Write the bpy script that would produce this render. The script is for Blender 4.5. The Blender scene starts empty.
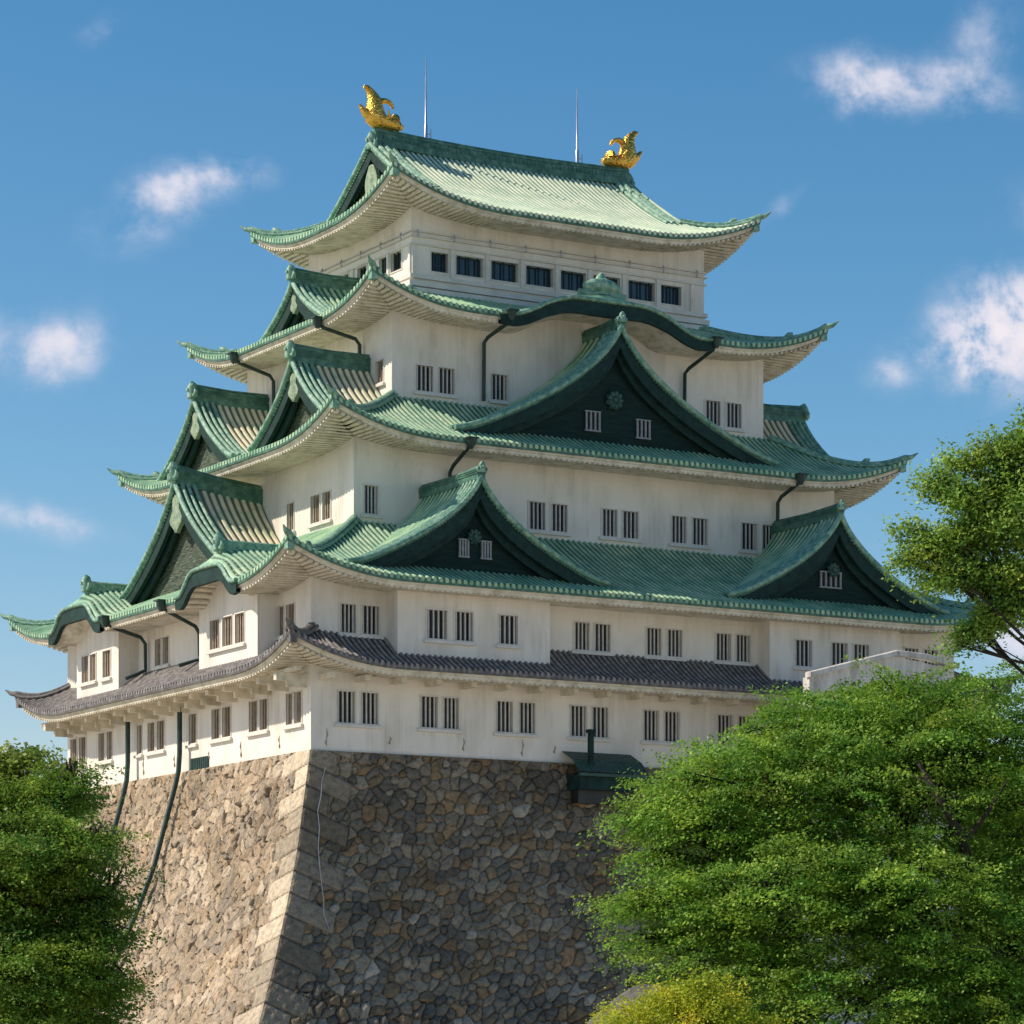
import bpy, math, random
import numpy as np
from mathutils import Vector, Matrix
random.seed(7); rng = np.random.default_rng(11)
R = math.radians
S = bpy.context.scene; C = S.collection

# ------------------------------------------------------------------ camera
FPX = 3239.0; PX0 = 512.0; HY = 1050.0; Z0 = 166.0; X0 = -.0621*Z0
_n = math.hypot(.862, .508); rr = (.862/_n, .508/_n)
RIGHT = Vector((rr[0], -rr[1], 0)); FWD = Vector((rr[1], rr[0], 0)); UP = Vector((0, 0, 1))
EYE = -15.38                                   # z = 0 is the top of the stone base
CAM = -(RIGHT*X0 + FWD*Z0) + Vector((0, 0, EYE))
GROUND = EYE - 1.62
cd = bpy.data.cameras.new('camera'); cam = bpy.data.objects.new('camera', cd); C.objects.link(cam)
cd.sensor_width = 36; cd.lens = FPX/1024*36; cd.shift_y = (HY-512)/1024
cd.clip_start = .5; cd.clip_end = 5000
cam.location = CAM
cam.matrix_world = Matrix.Translation(CAM) @ Matrix((RIGHT, UP, -FWD)).transposed().to_4x4()
S.camera = cam

def at(px, py, depth):
    """world point seen at photo pixel (px, py) at this depth: used to survey positions"""
    return CAM + RIGHT*((px-PX0)/FPX*depth) + FWD*depth + UP*((HY-py)/FPX*depth)

# ------------------------------------------------------------------ sun, sky, exposure
sxy = Vector((-.88, .47)).normalized(); SUN_EL = R(42)
sdir = Vector((sxy.x*math.cos(SUN_EL), sxy.y*math.cos(SUN_EL), math.sin(SUN_EL)))
sd = bpy.data.lights.new('sun', 'SUN'); sd.energy = 3.9; sd.angle = R(.55); sd.color = (1, .87, .72)
so = bpy.data.objects.new('sun', sd); C.objects.link(so)
so.rotation_euler = sdir.to_track_quat('Z', 'Y').to_euler()
so.location = (0, 0, 80)
w = bpy.data.worlds.new('World'); S.world = w; w.use_nodes = True
nt = w.node_tree; N = nt.nodes; LK = nt.links; N.clear()
def nd(t, **k):
    n = N.new(t)
    for a, b in k.items(): setattr(n, a, b)
    return n
def M(op, a, b=None, c=None):
    n = nd('ShaderNodeMath', operation=op)
    for i, v in enumerate((a, b, c)):
        if v is None: continue
        if isinstance(v, (int, float)): n.inputs[i].default_value = v
        else: LK.new(v, n.inputs[i])
    return n.outputs[0]
sky = nd('ShaderNodeTexSky', sky_type='NISHITA', sun_disc=False)
sky.sun_elevation = SUN_EL; sky.sun_rotation = math.atan2(sxy.x, sxy.y)
sky.air_density = 1.0; sky.dust_density = .4; sky.ozone_density = 2.5; sky.altitude = 50
tc = nd('ShaderNodeTexCoord')
def dot(v):
    n = nd('ShaderNodeVectorMath', operation='DOT_PRODUCT'); LK.new(tc.outputs['Generated'], n.inputs[0]); n.inputs[1].default_value = v; return n.outputs['Value']
fw = M('MAXIMUM', dot(FWD), .02)
du = M('DIVIDE', dot(RIGHT), fw); dv = M('DIVIDE', dot(UP), fw)
comb = nd('ShaderNodeCombineXYZ'); LK.new(du, comb.inputs[0]); LK.new(dv, comb.inputs[1])
n1 = nd('ShaderNodeTexNoise'); n1.inputs['Scale'].default_value = 30; n1.inputs['Detail'].default_value = 7; n1.inputs['Roughness'].default_value = .58; n1.inputs['Distortion'].default_value = .25
LK.new(comb.outputs[0], n1.inputs['Vector'])
n2 = nd('ShaderNodeTexNoise'); n2.inputs['Scale'].default_value = 95; n2.inputs['Detail'].default_value = 6; n2.inputs['Roughness'].default_value = .6
LK.new(comb.outputs[0], n2.inputs['Vector'])
# clouds: centre bearing/elevation and spread (photo pixels as angles), strength
CL = [(108, 32, 30, 20, 0, .50), (146, 210, 56, 28, 25, .85), (224, 176, 42, 16, 8, .95), (62, 350, 40, 28, 25, .95), (38, 520, 62, 15, -14, .8),
      (915, 86, 84, 24, -6, .85), (862, 92, 32, 26, 40, .6), (990, 28, 30, 44, -20, .55), (1006, 330, 46, 40, 8, 2.5), (968, 352, 24, 18, 0, 1.1), (893, 366, 24, 20, 0, .75),
      (780, 208, 30, 10, 45, .45), (700, 470, 120, 20, 10, .2), (1010, 640, 60, 26, 0, .9), (20, 610, 70, 20, 0, .25), (-60, 340, 60, 30, 0, .8), (1110, 200, 70, 30, 0, .8)]
acc = None
for (cx, cy, rx, ry, ro, st) in CL:
    a = R(ro); uu = (cx-PX0)/FPX; vv = (HY-cy)/FPX; ca, sa = math.cos(a), math.sin(a)
    x = M('SUBTRACT', du, uu); y = M('SUBTRACT', dv, vv)
    xr = M('DIVIDE', M('ADD', M('MULTIPLY', x, ca), M('MULTIPLY', y, sa)), rx/FPX)
    yr = M('DIVIDE', M('SUBTRACT', M('MULTIPLY', y, ca), M('MULTIPLY', x, sa)), ry/FPX)
    q = M('ADD', M('MULTIPLY', xr, xr), M('MULTIPLY', yr, yr))
    g = M('MULTIPLY', M('EXPONENT', M('MULTIPLY', q, -.55)), st)
    acc = g if acc is None else M('ADD', acc, g)
nz = M('ADD', M('MULTIPLY', M('SUBTRACT', n1.outputs['Fac'], .5), 4.2), M('MULTIPLY', M('SUBTRACT', n2.outputs['Fac'], .5), 1.5))
den = M('MULTIPLY', acc, M('ADD', nz, .95))
mr = nd('ShaderNodeMapRange', interpolation_type='SMOOTHSTEP'); LK.new(den, mr.inputs[0]); mr.inputs[1].default_value = .12; mr.inputs[2].default_value = 1.45; mr.inputs[4].default_value = .88
sep = nd('ShaderNodeSeparateColor'); LK.new(sky.outputs[0], sep.inputs[0])
sg_ = M('MULTIPLY', M('POWER', sep.outputs[1], 1.3), .58); sb_ = M('MULTIPLY', M('POWER', sep.outputs[2], 1.1), .79)
sr_ = M('MINIMUM', M('MULTIPLY', M('POWER', sep.outputs[0], 2.0), .255), M('MULTIPLY', sg_, .95))
hs = nd('ShaderNodeCombineColor'); LK.new(sr_, hs.inputs[0]); LK.new(sg_, hs.inputs[1]); LK.new(sb_, hs.inputs[2])
cc_ = nd('ShaderNodeMix', data_type='RGBA'); m2 = nd('ShaderNodeMapRange'); LK.new(den, m2.inputs[0]); m2.inputs[1].default_value = .5; m2.inputs[2].default_value = 2.2; LK.new(m2.outputs[0], cc_.inputs[0])
cc_.inputs[6].default_value = (4.6, 5.0, 6.2, 1); cc_.inputs[7].default_value = (7.4, 6.7, 6.9, 1)
mx = nd('ShaderNodeMix', data_type='RGBA'); LK.new(mr.outputs[0], mx.inputs[0]); LK.new(hs.outputs[0], mx.inputs[6]); LK.new(cc_.outputs[2], mx.inputs[7])
bg = nd('ShaderNodeBackground'); bg.inputs['Strength'].default_value = .10; LK.new(mx.outputs[2], bg.inputs[0])
wo = nd('ShaderNodeOutputWorld'); LK.new(bg.outputs[0], wo.inputs[0])
S.view_settings.view_transform = 'Standard'; S.view_settings.look = 'None'; S.view_settings.exposure = .42; S.view_settings.gamma = 1
S.render.resolution_x = 1024; S.render.resolution_y = 1024

# ------------------------------------------------------------------ materials
def mat(name, c1, c2=None, c3=None, scale=1.5, rough=.7, metal=0, bump=0, bscale=20, stretch=(1, 1, 1), attr=None, spec=.4, trans=0, streak=0):
    m = bpy.data.materials.new(name); m.use_nodes = True; t = m.node_tree; n = t.nodes; l = t.links
    b = n['Principled BSDF']; b.inputs['Roughness'].default_value = rough; b.inputs['Metallic'].default_value = metal
    b.inputs['Specular IOR Level'].default_value = spec
    tcn = n.new('ShaderNodeNewGeometry'); mp = n.new('ShaderNodeMapping'); l.new(tcn.outputs['Position'], mp.inputs[0]); mp.inputs['Scale'].default_value = stretch
    no = n.new('ShaderNodeTexNoise'); no.inputs['Scale'].default_value = scale; no.inputs['Detail'].default_value = 6; no.inputs['Roughness'].default_value = .62
    l.new(mp.outputs[0], no.inputs['Vector'])
    cr = n.new('ShaderNodeValToRGB'); l.new(no.outputs['Fac'], cr.inputs[0])
    e = cr.color_ramp.elements; e[0].position = .33; e[1].position = .66
    c2 = c2 or c1; e[0].color = (*c1, 1); e[1].color = (*c2, 1)
    if c3: x = e.new(.5); x.color = (*c3, 1)
    col = cr.outputs[0]
    if streak:
        mp2 = n.new('ShaderNodeMapping'); l.new(tcn.outputs['Position'], mp2.inputs[0]); mp2.inputs['Scale'].default_value = (1, 1, .045)
        ns = n.new('ShaderNodeTexNoise'); ns.inputs['Scale'].default_value = 2.6; ns.inputs['Detail'].default_value = 5; ns.inputs['Roughness'].default_value = .7; l.new(mp2.outputs[0], ns.inputs['Vector'])
        nl = n.new('ShaderNodeTexNoise'); nl.inputs['Scale'].default_value = .35; nl.inputs['Detail'].default_value = 3; l.new(tcn.outputs['Position'], nl.inputs['Vector'])
        mu = n.new('ShaderNodeMath'); mu.operation = 'MULTIPLY'; l.new(ns.outputs['Fac'], mu.inputs[0]); l.new(nl.outputs['Fac'], mu.inputs[1])
        rs = n.new('ShaderNodeMapRange'); l.new(mu.outputs[0], rs.inputs[0]); rs.inputs[1].default_value = .26; rs.inputs[2].default_value = .42; rs.inputs[4].default_value = streak
        mm = n.new('ShaderNodeMix'); mm.data_type = 'RGBA'; mm.blend_type = 'MULTIPLY'; l.new(rs.outputs[0], mm.inputs[0]); l.new(col, mm.inputs[6]); mm.inputs[7].default_value = (.50, .47, .40, 1); col = mm.outputs[2]
    if attr:
        at_ = n.new('ShaderNodeAttribute'); at_.attribute_name = attr
        mm = n.new('ShaderNodeMix'); mm.data_type = 'RGBA'; mm.blend_type = 'MULTIPLY'; mm.inputs[0].default_value = 1
        l.new(at_.outputs['Color'], mm.inputs[6]); l.new(col, mm.inputs[7]); col = mm.outputs[2]
    l.new(col, b.inputs['Base Color'])
    if bump:
        nb = n.new('ShaderNodeTexNoise'); nb.inputs['Scale'].default_value = bscale; nb.inputs['Detail'].default_value = 5; l.new(mp.outputs[0], nb.inputs['Vector'])
        bp = n.new('ShaderNodeBump'); bp.inputs['Strength'].default_value = 1; bp.inputs['Distance'].default_value = bump
        l.new(nb.outputs['Fac'], bp.inputs['Height']); l.new(bp.outputs[0], b.inputs['Normal'])
    if trans:
        tr = n.new('ShaderNodeBsdfTranslucent'); l.new(col, tr.inputs[0]); ms = n.new('ShaderNodeMixShader'); ms.inputs[0].default_value = trans
        l.new(b.outputs[0], ms.inputs[1]); l.new(tr.outputs[0], ms.inputs[2]); l.new(ms.outputs[0], n['Material Output'].inputs[0])
    return m
MT = {}
MT['plaster'] = mat('white_plaster', (.68, .63, .55), (.83, .78, .70), (.79, .74, .66), scale=.55, rough=.85, bump=.012, bscale=9, stretch=(1, 1, .35), streak=.34)
MT['gbar'] = mat('dim_gable_bars', (.22, .24, .24), (.34, .35, .34), scale=4, rough=.8)
MT['trim'] = mat('plaster_trim', (.62, .59, .53), (.74, .71, .65), scale=1.2, rough=.8)
MT['cream'] = mat('cream_eave_plaster', (.47, .43, .32), (.76, .71, .59), (.67, .62, .50), scale=1.6, rough=.85, bump=.02, bscale=8, streak=.4)
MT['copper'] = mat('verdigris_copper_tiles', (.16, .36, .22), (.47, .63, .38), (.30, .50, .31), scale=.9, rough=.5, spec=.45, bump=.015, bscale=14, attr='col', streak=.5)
MT['copper_sunlit'] = mat('sunlit_verdigris_tiles', (.44, .60, .42), (.70, .79, .56), (.57, .70, .49), scale=.8, rough=.5, spec=.45, bump=.015, bscale=14, attr='col', streak=.3)  # sunlit look of the top front slope put into a paler colour
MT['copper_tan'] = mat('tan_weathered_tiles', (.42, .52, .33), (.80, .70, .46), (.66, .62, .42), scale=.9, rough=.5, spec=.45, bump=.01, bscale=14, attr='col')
MT['ridge'] = mat('ridge_copper', (.02, .085, .065), (.12, .25, .18), (.05, .15, .11), scale=2.2, rough=.5, spec=.5, bump=.03, bscale=6)
MT['roll'] = mat('rolled_copper_edge', (.07, .21, .15), (.36, .50, .36), (.18, .35, .25), scale=3.4, rough=.5, spec=.45, bump=.04, bscale=9, streak=.5)
MT['dark'] = mat('dark_green_copper', (.004, .020, .018), (.013, .046, .038), scale=2, rough=.68, spec=.25, bump=.02, bscale=8)
MT['darkwall'] = mat('dark_copper_boarding', (.004, .018, .016), (.013, .038, .032), scale=2.5, rough=.75, spec=.2, bump=.03, bscale=5, stretch=(.3, .3, 6))
MT['lattice'] = mat('weathered_gable_boarding', (.018, .034, .026), (.15, .17, .12), (.06, .085, .06), scale=4.5, rough=.8, bump=.12, bscale=4, stretch=(.5, .5, 4))
MT['pendant'] = mat('pale_green_pendant', (.13, .22, .14), (.34, .40, .27), scale=3, rough=.6, bump=.05, bscale=6)
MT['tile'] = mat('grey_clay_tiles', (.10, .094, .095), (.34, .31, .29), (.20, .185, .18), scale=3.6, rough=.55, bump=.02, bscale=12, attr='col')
MT['crest'] = mat('crest_copper', (.012, .045, .036), (.045, .11, .085), scale=6, rough=.5)
MT['tiledark'] = mat('grey_ridge_tiles', (.07, .066, .066), (.2, .19, .18), scale=3.6, rough=.6, bump=.02)
MT['pipe'] = mat('dark_downpipe', (.010, .032, .03), (.03, .065, .055), scale=3, rough=.45)
MT['pane'] = mat('dark_window_opening', (.016, .015, .016), (.035, .032, .03), scale=2, rough=.4)
MT['bluepane'] = mat('blue_grey_glass', (.012, .025, .04), (.03, .05, .075), scale=1.5, rough=.16, spec=.6)
MT['bar'] = mat('grey_window_bars', (.5, .48, .44), (.66, .63, .58), scale=4, rough=.8)
MT['brownbar'] = mat('tan_window_bars', (.26, .20, .14), (.42, .34, .26), scale=4, rough=.8)
MT['gold'] = mat('gold_leaf', (.62, .30, .035), (.95, .58, .12), scale=3, rough=.27, metal=.92, bump=.10, bscale=7)
MT['steel'] = mat('grey_steel_rod', (.35, .36, .42), (.5, .5, .56), rough=.35, metal=.6)
MT['stoneL'] = mat('base_stone', (.62, .58, .52), (1.15, 1.08, .98), (.92, .88, .82), scale=3.2, rough=.92, bump=.10, bscale=7, attr='col', spec=.2)
MT['bark'] = mat('bark', (.02, .016, .011), (.055, .043, .03), scale=6, rough=.95, bump=.05, bscale=8)
MT['rock'] = mat('shaded_boulder', (.05, .048, .045), (.15, .14, .125), scale=2, rough=.9, bump=.12, bscale=3)  # rock tone darkened to stand for the shade it sits in
MT['weather'] = mat('weathered_pale_render', (.34, .33, .31), (.70, .68, .63), (.58, .56, .52), scale=1.6, rough=.9, stretch=(1, 1, .25), bump=.03)
MT['gravel'] = mat('pale_gravel_ground', (.42, .38, .30), (.56, .51, .42), scale=.4, rough=.95, bump=.05)
def leafmat(name, a, b, c): return mat(name, a, b, c, scale=1.1, rough=.5, attr='col', trans=.42, spec=.3)
MT['leafR'] = leafmat('maple_leaves', (.085, .20, .028), (.34, .50, .06), (.19, .35, .04))
MT['leafL'] = leafmat('dark_maple_leaves', (.08, .19, .025), (.31, .44, .05), (.17, .29, .035))
MT['leafU'] = leafmat('broadleaf_leaves', (.14, .23, .035), (.34, .42, .07), (.23, .32, .05))
MT['leafY'] = leafmat('yellow_shrub_leaves', (.26, .36, .02), (.62, .58, .04), (.44, .48, .03))
MT['leafB'] = leafmat('fresh_green_leaves', (.12, .24, .04), (.42, .56, .10), (.25, .40, .065))

# ------------------------------------------------------------------ mesh builder
class MB:
    def __init__(s): s.v = []; s.f = []; s.sm = []; s.n = 0; s.col = []
    def add(s, vs, fs, smooth=False):
        vs = np.asarray(vs, float).reshape(-1, 3); s.v.append(vs)
        s.f += [tuple(i+s.n for i in q) for q in fs]; s.sm += [smooth]*len(fs); s.n += len(vs)
    def grid(s, P, smooth=True, col=None):
        P = np.asarray(P, float); a, b = P.shape[:2]
        if col is not None: s.col.append(np.repeat(np.asarray(col, float).reshape(-1, 1), 3, 1))
        I = np.arange(a*b).reshape(a, b)
        q = np.stack([I[:-1, :-1], I[1:, :-1], I[1:, 1:], I[:-1, 1:]], -1).reshape(-1, 4)
        s.add(P.reshape(-1, 3), q.tolist(), smooth)
    def box(s, lo, hi, T=None):
        x0, y0, z0 = lo; x1, y1, z1 = hi
        v = [(x, y, z) for z in (z0, z1) for y in (y0, y1) for x in (x0, x1)]
        if T: v = [T(*p) for p in v]
        s.add(v, [(0, 2, 3, 1), (4, 5, 7, 6), (0, 1, 5, 4), (2, 6, 7, 3), (0, 4, 6, 2), (1, 3, 7, 5)])
    def tube(s, path, r, sides=8, caps=True, flat=1.0, up=None):
        P = [Vector(p) for p in path]; n = len(P); rs = r if hasattr(r, '__len__') else [r]*n
        rings = []; prev = None
        for i in range(n):
            t = (P[min(i+1, n-1)]-P[max(i-1, 0)]).normalized()
            ref = Vector(up) if up else (Vector((0, 0, 1)) if abs(t.z) < .95 else Vector((1, 0, 0)))
            if prev is not None and not up: a = (prev - t*prev.dot(t)).normalized()
            else: a = (ref - t*ref.dot(t)).normalized()
            prev = a; b = t.cross(a)
            rings.append([P[i]+a*math.cos(k*2*math.pi/sides)*rs[i]+b*math.sin(k*2*math.pi/sides)*rs[i]*flat for k in range(sides+1)])
        s.grid(np.array([[tuple(q) for q in rg] for rg in rings]))
        if caps:
            for rg in (rings[0], rings[-1]): s.add([tuple(q) for q in rg[:-1]], [tuple(range(sides))])
    def beam(s, path, wd, h0, h1, taper=None):
        """rectangular bar swept along a path in plan; from z+h0 to z+h1"""
        P = [Vector(p) for p in path]; n = len(P); rows = []
        for i in range(n):
            t = (P[min(i+1, n-1)]-P[max(i-1, 0)]); t.z = 0; t = t.normalized() if t.length > 1e-6 else Vector((1, 0, 0))
            sd_ = Vector((-t.y, t.x, 0))*wd/2*(taper[i] if taper else 1); k = (taper[i] if taper else 1)
            p = P[i]
            rows.append([tuple(p-sd_+UP*h0), tuple(p+sd_+UP*h0), tuple(p+sd_+UP*h1*k*.82), tuple(p+sd_*.5+UP*h1*k), tuple(p-sd_*.5+UP*h1*k), tuple(p-sd_+UP*h1*k*.82), tuple(p-sd_+UP*h0)])
        s.grid(np.array(rows), False)
        for rg in (rows[0], rows[-1]): s.add(rg[:-1], [tuple(range(6))])
    def obj(s, name, m, parent=None, label=None, cat=None, group=None, kind=None, loc=None, col=None):
        me = bpy.data.meshes.new(name); V = np.concatenate(s.v) if s.v else np.zeros((0, 3))
        if loc is not None: V = V-np.array(loc)
        me.from_pydata(V.tolist(), [], s.f); me.polygons.foreach_set('use_smooth', s.sm)
        if col is None and s.col: col = np.concatenate(s.col) if sum(map(len, s.col)) == len(V) else None
        if col is None and (m in ('copper', 'copper_sunlit', 'copper_tan', 'tile')): col = np.ones((len(V), 3))
        if col is not None:
            a = me.color_attributes.new('col', 'FLOAT_COLOR', 'POINT'); c4 = np.ones((len(V), 4)); c4[:, :3] = col; a.data.foreach_set('color', c4.ravel())
        me.materials.append(MT[m] if isinstance(m, str) else m); me.update()
        o = bpy.data.objects.new(name, me); C.objects.link(o)
        if loc is not None: o.location = loc
        if parent:
            o.parent = parent; p = parent; off = Vector((0, 0, 0))
            while p: off += p.location; p = p.parent
            if loc is None: o.location = -off if parent.parent is None else (0, 0, 0)
        return tag(o, label, cat, group, kind)
def tag(o, label=None, cat=None, group=None, kind=None):
    for k, v in (('label', label), ('category', cat), ('group', group), ('kind', kind)):
        if v: o[k] = v
    return o
def empty(name, loc, label, cat, group=None):
    o = bpy.data.objects.new(name, None); C.objects.link(o); o.location = loc; return tag(o, label, cat, group)

# ------------------------------------------------------------------ the ground
g = MB(); gx = np.linspace(-900, 1500, 60); gy = np.linspace(-400, 2000, 60)
g.grid([[(x, y, GROUND) for y in gy] for x in gx])
g.obj('ground', 'gravel', kind='structure')

# ------------------------------------------------------------------ stone base
W, L = 41.6, 32.0
BZ = np.array([-18, -14, -11.3, -8, -5.4, -.77, 0]); BT = np.array([8.2, 5.75, 4.25, 2.7, 1.62, .3, .12])
def batter(z): return np.interp(z, BZ, BT)
def stone_face(seed, cs, aniso, ang, amp, tilt, dom, palette, pw, smax, du_, quoinpar, face, exps, wob=1, brv=.3, joint=.22, bias=(0, 0)):
    rg = np.random.default_rng(seed)
    zs = np.arange(-17.6, 0.001, du_*1.02); zs = np.append(zs, 0.0); ss = np.arange(0, smax, du_)
    Sg, Zg = np.meshgrid(ss, zs, indexing='ij')
    ni, nj = int(smax/cs)+8, int(18/cs)+8
    jx = rg.uniform(.08, .92, (ni, nj)); jy = rg.uniform(.08, .92, (ni, nj)); wt = rg.uniform(.6, 1.45, (ni, nj))
    an = R(ang)+rg.normal(0, .35, (ni, nj)); asp = aniso*rg.uniform(.75, 1.35, (ni, nj))
    tx = rg.normal(0, tilt, (ni, nj)); ty = rg.normal(0, tilt, (ni, nj)); hb = rg.uniform(-.5, 1, (ni, nj))
    ci = rg.choice(len(palette), (ni, nj), p=pw); br = rg.uniform(1-brv, 1+brv, (ni, nj))
    # wobble the lookup a little so outlines are not straight
    q = Sg+wob*(.07*np.sin(Zg*5.1+Sg*2.3)+.03*np.sin(Zg*11+1.3*Sg)); r_ = Zg+18+wob*(.07*np.sin(Sg*4.7+Zg)+.03*np.sin(Sg*12.3-Zg*2))
    bi = np.floor(q/cs).astype(int); bj = np.floor(r_/cs).astype(int)
    F1 = np.full(Sg.shape, 9e9); F2 = F1.copy(); I1 = np.zeros(Sg.shape, int); J1 = I1.copy(); DX = np.zeros(Sg.shape); DY = DX.copy()
    for a in range(-2, 3):
        for b in range(-2, 3):
            I = np.clip(bi+a+3, 0, ni-1); J = np.clip(bj+b+3, 0, nj-1)
            dx = q-(bi+a+jx[I, J])*cs; dy = r_-(bj+b+jy[I, J])*cs
            c, s_ = np.cos(an[I, J]), np.sin(an[I, J]); u = (dx*c+dy*s_)/asp[I, J]**.5; v = (-dx*s_+dy*c)*asp[I, J]**.5
            d = (np.abs(u)**2.15+np.abs(v)**2.15)**(1/2.15)/wt[I, J]
            nw = d < F1; F2 = np.where(nw, F1, np.minimum(F2, d)); F1 = np.where(nw, d, F1)
            I1 = np.where(nw, I, I1); J1 = np.where(nw, J, J1); DX = np.where(nw, dx, DX); DY = np.where(nw, dy, DY)
    e = (F2-F1)/cs
    dome = 1-np.exp(-e/dom)
    low = np.clip((-Zg-10)/4, 0, 1)*exps
    H_b = bias[0]*DX+bias[1]*DY
    H = amp*(1+.6*low)*(dome*(1+.35*hb[I1, J1])+(tx[I1, J1]*DX+ty[I1, J1]*DY)/cs*dome+(.35*np.sin(q*8+I1)*np.sin(r_*9+J1)+.2*np.sin(q*17+3*J1)*np.sin(r_*15+2*I1))*.35*dome)+H_b
    pal = np.array(palette); colr = pal[ci[I1, J1]]*br[I1, J1][..., None]
    colr = colr*(joint+(1-joint)*np.clip(e/.10, 0, 1))[..., None]
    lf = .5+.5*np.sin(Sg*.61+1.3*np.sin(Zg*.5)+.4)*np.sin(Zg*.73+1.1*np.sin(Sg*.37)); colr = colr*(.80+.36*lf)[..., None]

    # corner quoins: long and short cut blocks in turn
    hq = 1.12; zz = -Zg-Sg*(.36 if face == 'F' else .24)+6; k = np.floor(zz/hq).astype(int); fz = zz/hq-k
    ln = np.where((k+quoinpar) % 2 == 0, 2.7, 1.45)+.25*np.sin(k*2.7)
    inq = Sg < ln; eq = np.minimum(np.minimum(fz, 1-fz)*hq, ln-Sg)
    Hq = amp*(.55+.75*(1-np.exp(-eq/.05)))+.02*np.sin(Sg*9+k)*np.sin(Zg*7)
    H = np.where(inq, Hq, H)
    qb = (.85+.25*np.sin(k*5.3+quoinpar))
    qc = (np.array((.30, .26, .205)) if face == 'F' else np.array((.60, .53, .42)))*qb[..., None]  # same blocks: darker colour on the shaded side, lighter on the sunlit
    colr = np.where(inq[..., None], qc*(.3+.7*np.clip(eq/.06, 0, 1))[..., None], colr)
    H = H-amp*.9; H = H*np.clip(Sg/.12, 0, 1)*np.clip(-Zg/.1, 0, 1)
    t = batter(Zg)
    if face == 'F': X = -t+Sg*(W+2*t)/(W+2*t[0, -1]) if False else -t+Sg; Y = -t-H; P = np.stack([X, Y, Zg], -1)
    else: X = -t-H; Y = -t+Sg; P = np.stack([X, Y, Zg], -1)
    return P, colr
base = empty('stone_base', (W/2, L/2, GROUND), 'tall sloping dry stone castle base with curved corner below the white keep', 'stone wall')
palF = [(.27, .235, .18), (.19, .17, .14), (.30, .265, .21), (.29, .205, .12), (.24, .185, .12), (.37, .335, .28), (.16, .15, .13)]  # same stone mix, shade put into darker tones
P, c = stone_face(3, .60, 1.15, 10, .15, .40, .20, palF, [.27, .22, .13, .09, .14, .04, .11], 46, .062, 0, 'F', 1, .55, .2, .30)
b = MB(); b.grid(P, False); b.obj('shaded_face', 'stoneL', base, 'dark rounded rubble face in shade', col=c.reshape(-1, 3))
palL = [(.44, .36, .265), (.39, .33, .255), (.50, .42, .32), (.42, .33, .23), (.35, .305, .25), (.54, .47, .375)]  # same stone mix, sunlight put into lighter tones
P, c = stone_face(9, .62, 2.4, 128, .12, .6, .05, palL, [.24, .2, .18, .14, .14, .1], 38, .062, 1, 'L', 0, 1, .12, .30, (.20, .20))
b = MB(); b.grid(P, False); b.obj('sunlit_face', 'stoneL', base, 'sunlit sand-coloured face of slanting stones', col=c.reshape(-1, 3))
b = MB()
for zz in range(2):
    pass
zl = np.linspace(-17.6, 0, 30)
b.grid([[(W+batter(z), y, z) for z in zl] for y in (-7, L+7)], False); b.grid([[(x, L+batter(z), z) for z in zl] for x in (-7, W+7)], False)
b.add([(-.1, -.1, -.02), (W+.1, -.1, -.02), (W+.1, L+.1, -.02), (-.1, L+.1, -.02)], [(0, 1, 2, 3)])
b.obj('rear_face', 'stoneL', base, col=np.tile(np.array([.25, .22, .18]), (b.n, 1)))
b = MB(); cz = [-.9, -1.6, -2.4, -3.2, -4.1, -5, -6, -6.9, -7.8, -8.6, -9.3]; cs_ = [.95, .85, .9, .82, 1.05, 1.1, 1.35, 1.65, 1.95, 2.15, 2.6]
b.tube([(-batter(z)+s_, -batter(z)-.10, z) for z, s_ in zip(cz, cs_)], [.028, .02, .035, .02, .03, .02, .03, .018, .028, .018, .012], 6)
b.obj('cable', 'weather', base, 'pale crooked cable down the shaded face beside the corner')

# ------------------------------------------------------------------ the keep
KX, KY = W/2, L/2
keep = empty('castle_keep', (KX, KY, 0), 'white five-tiered castle keep with green copper roofs and golden fish on the ridge', 'castle')
keep.location = (KX, KY, 0)
def frame(face, c):
    if face == 'F': return lambda u, o, z: (u, c-o, z)
    if face == 'B': return lambda u, o, z: (u, c+o, z)
    if face == 'L': return lambda u, o, z: (c-o, u, z)
    return lambda u, o, z: (c+o, u, z)
def wall_holes(mb, T, u0, u1, z0, z1, holes, dep=.32):
    us = sorted({u0, u1, *[h[0] for h in holes], *[h[1] for h in holes]}); zs = sorted({z0, z1, *[h[2] for h in holes], *[h[3] for h in holes]})
    for a, b_ in zip(us, us[1:]):
        for c_, d in zip(zs, zs[1:]):
            m_, n_ = (a+b_)/2, (c_+d)/2
            if any(h[0] < m_ < h[1] and h[2] < n_ < h[3] for h in holes): continue
            mb.add([T(a, 0, c_), T(b_, 0, c_), T(b_, 0, d), T(a, 0, d)], [(0, 1, 2, 3)])
    for a, b_, c_, d in holes:
        mb.add([T(a, 0, c_), T(b_, 0, c_), T(b_, 0, d), T(a, 0, d), T(a, -dep, c_), T(b_, -dep, c_), T(b_, -dep, d), T(a, -dep, d)], [(0, 4, 5, 1), (1, 5, 6, 2), (2, 6, 7, 3), (3, 7, 4, 0)])
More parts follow.
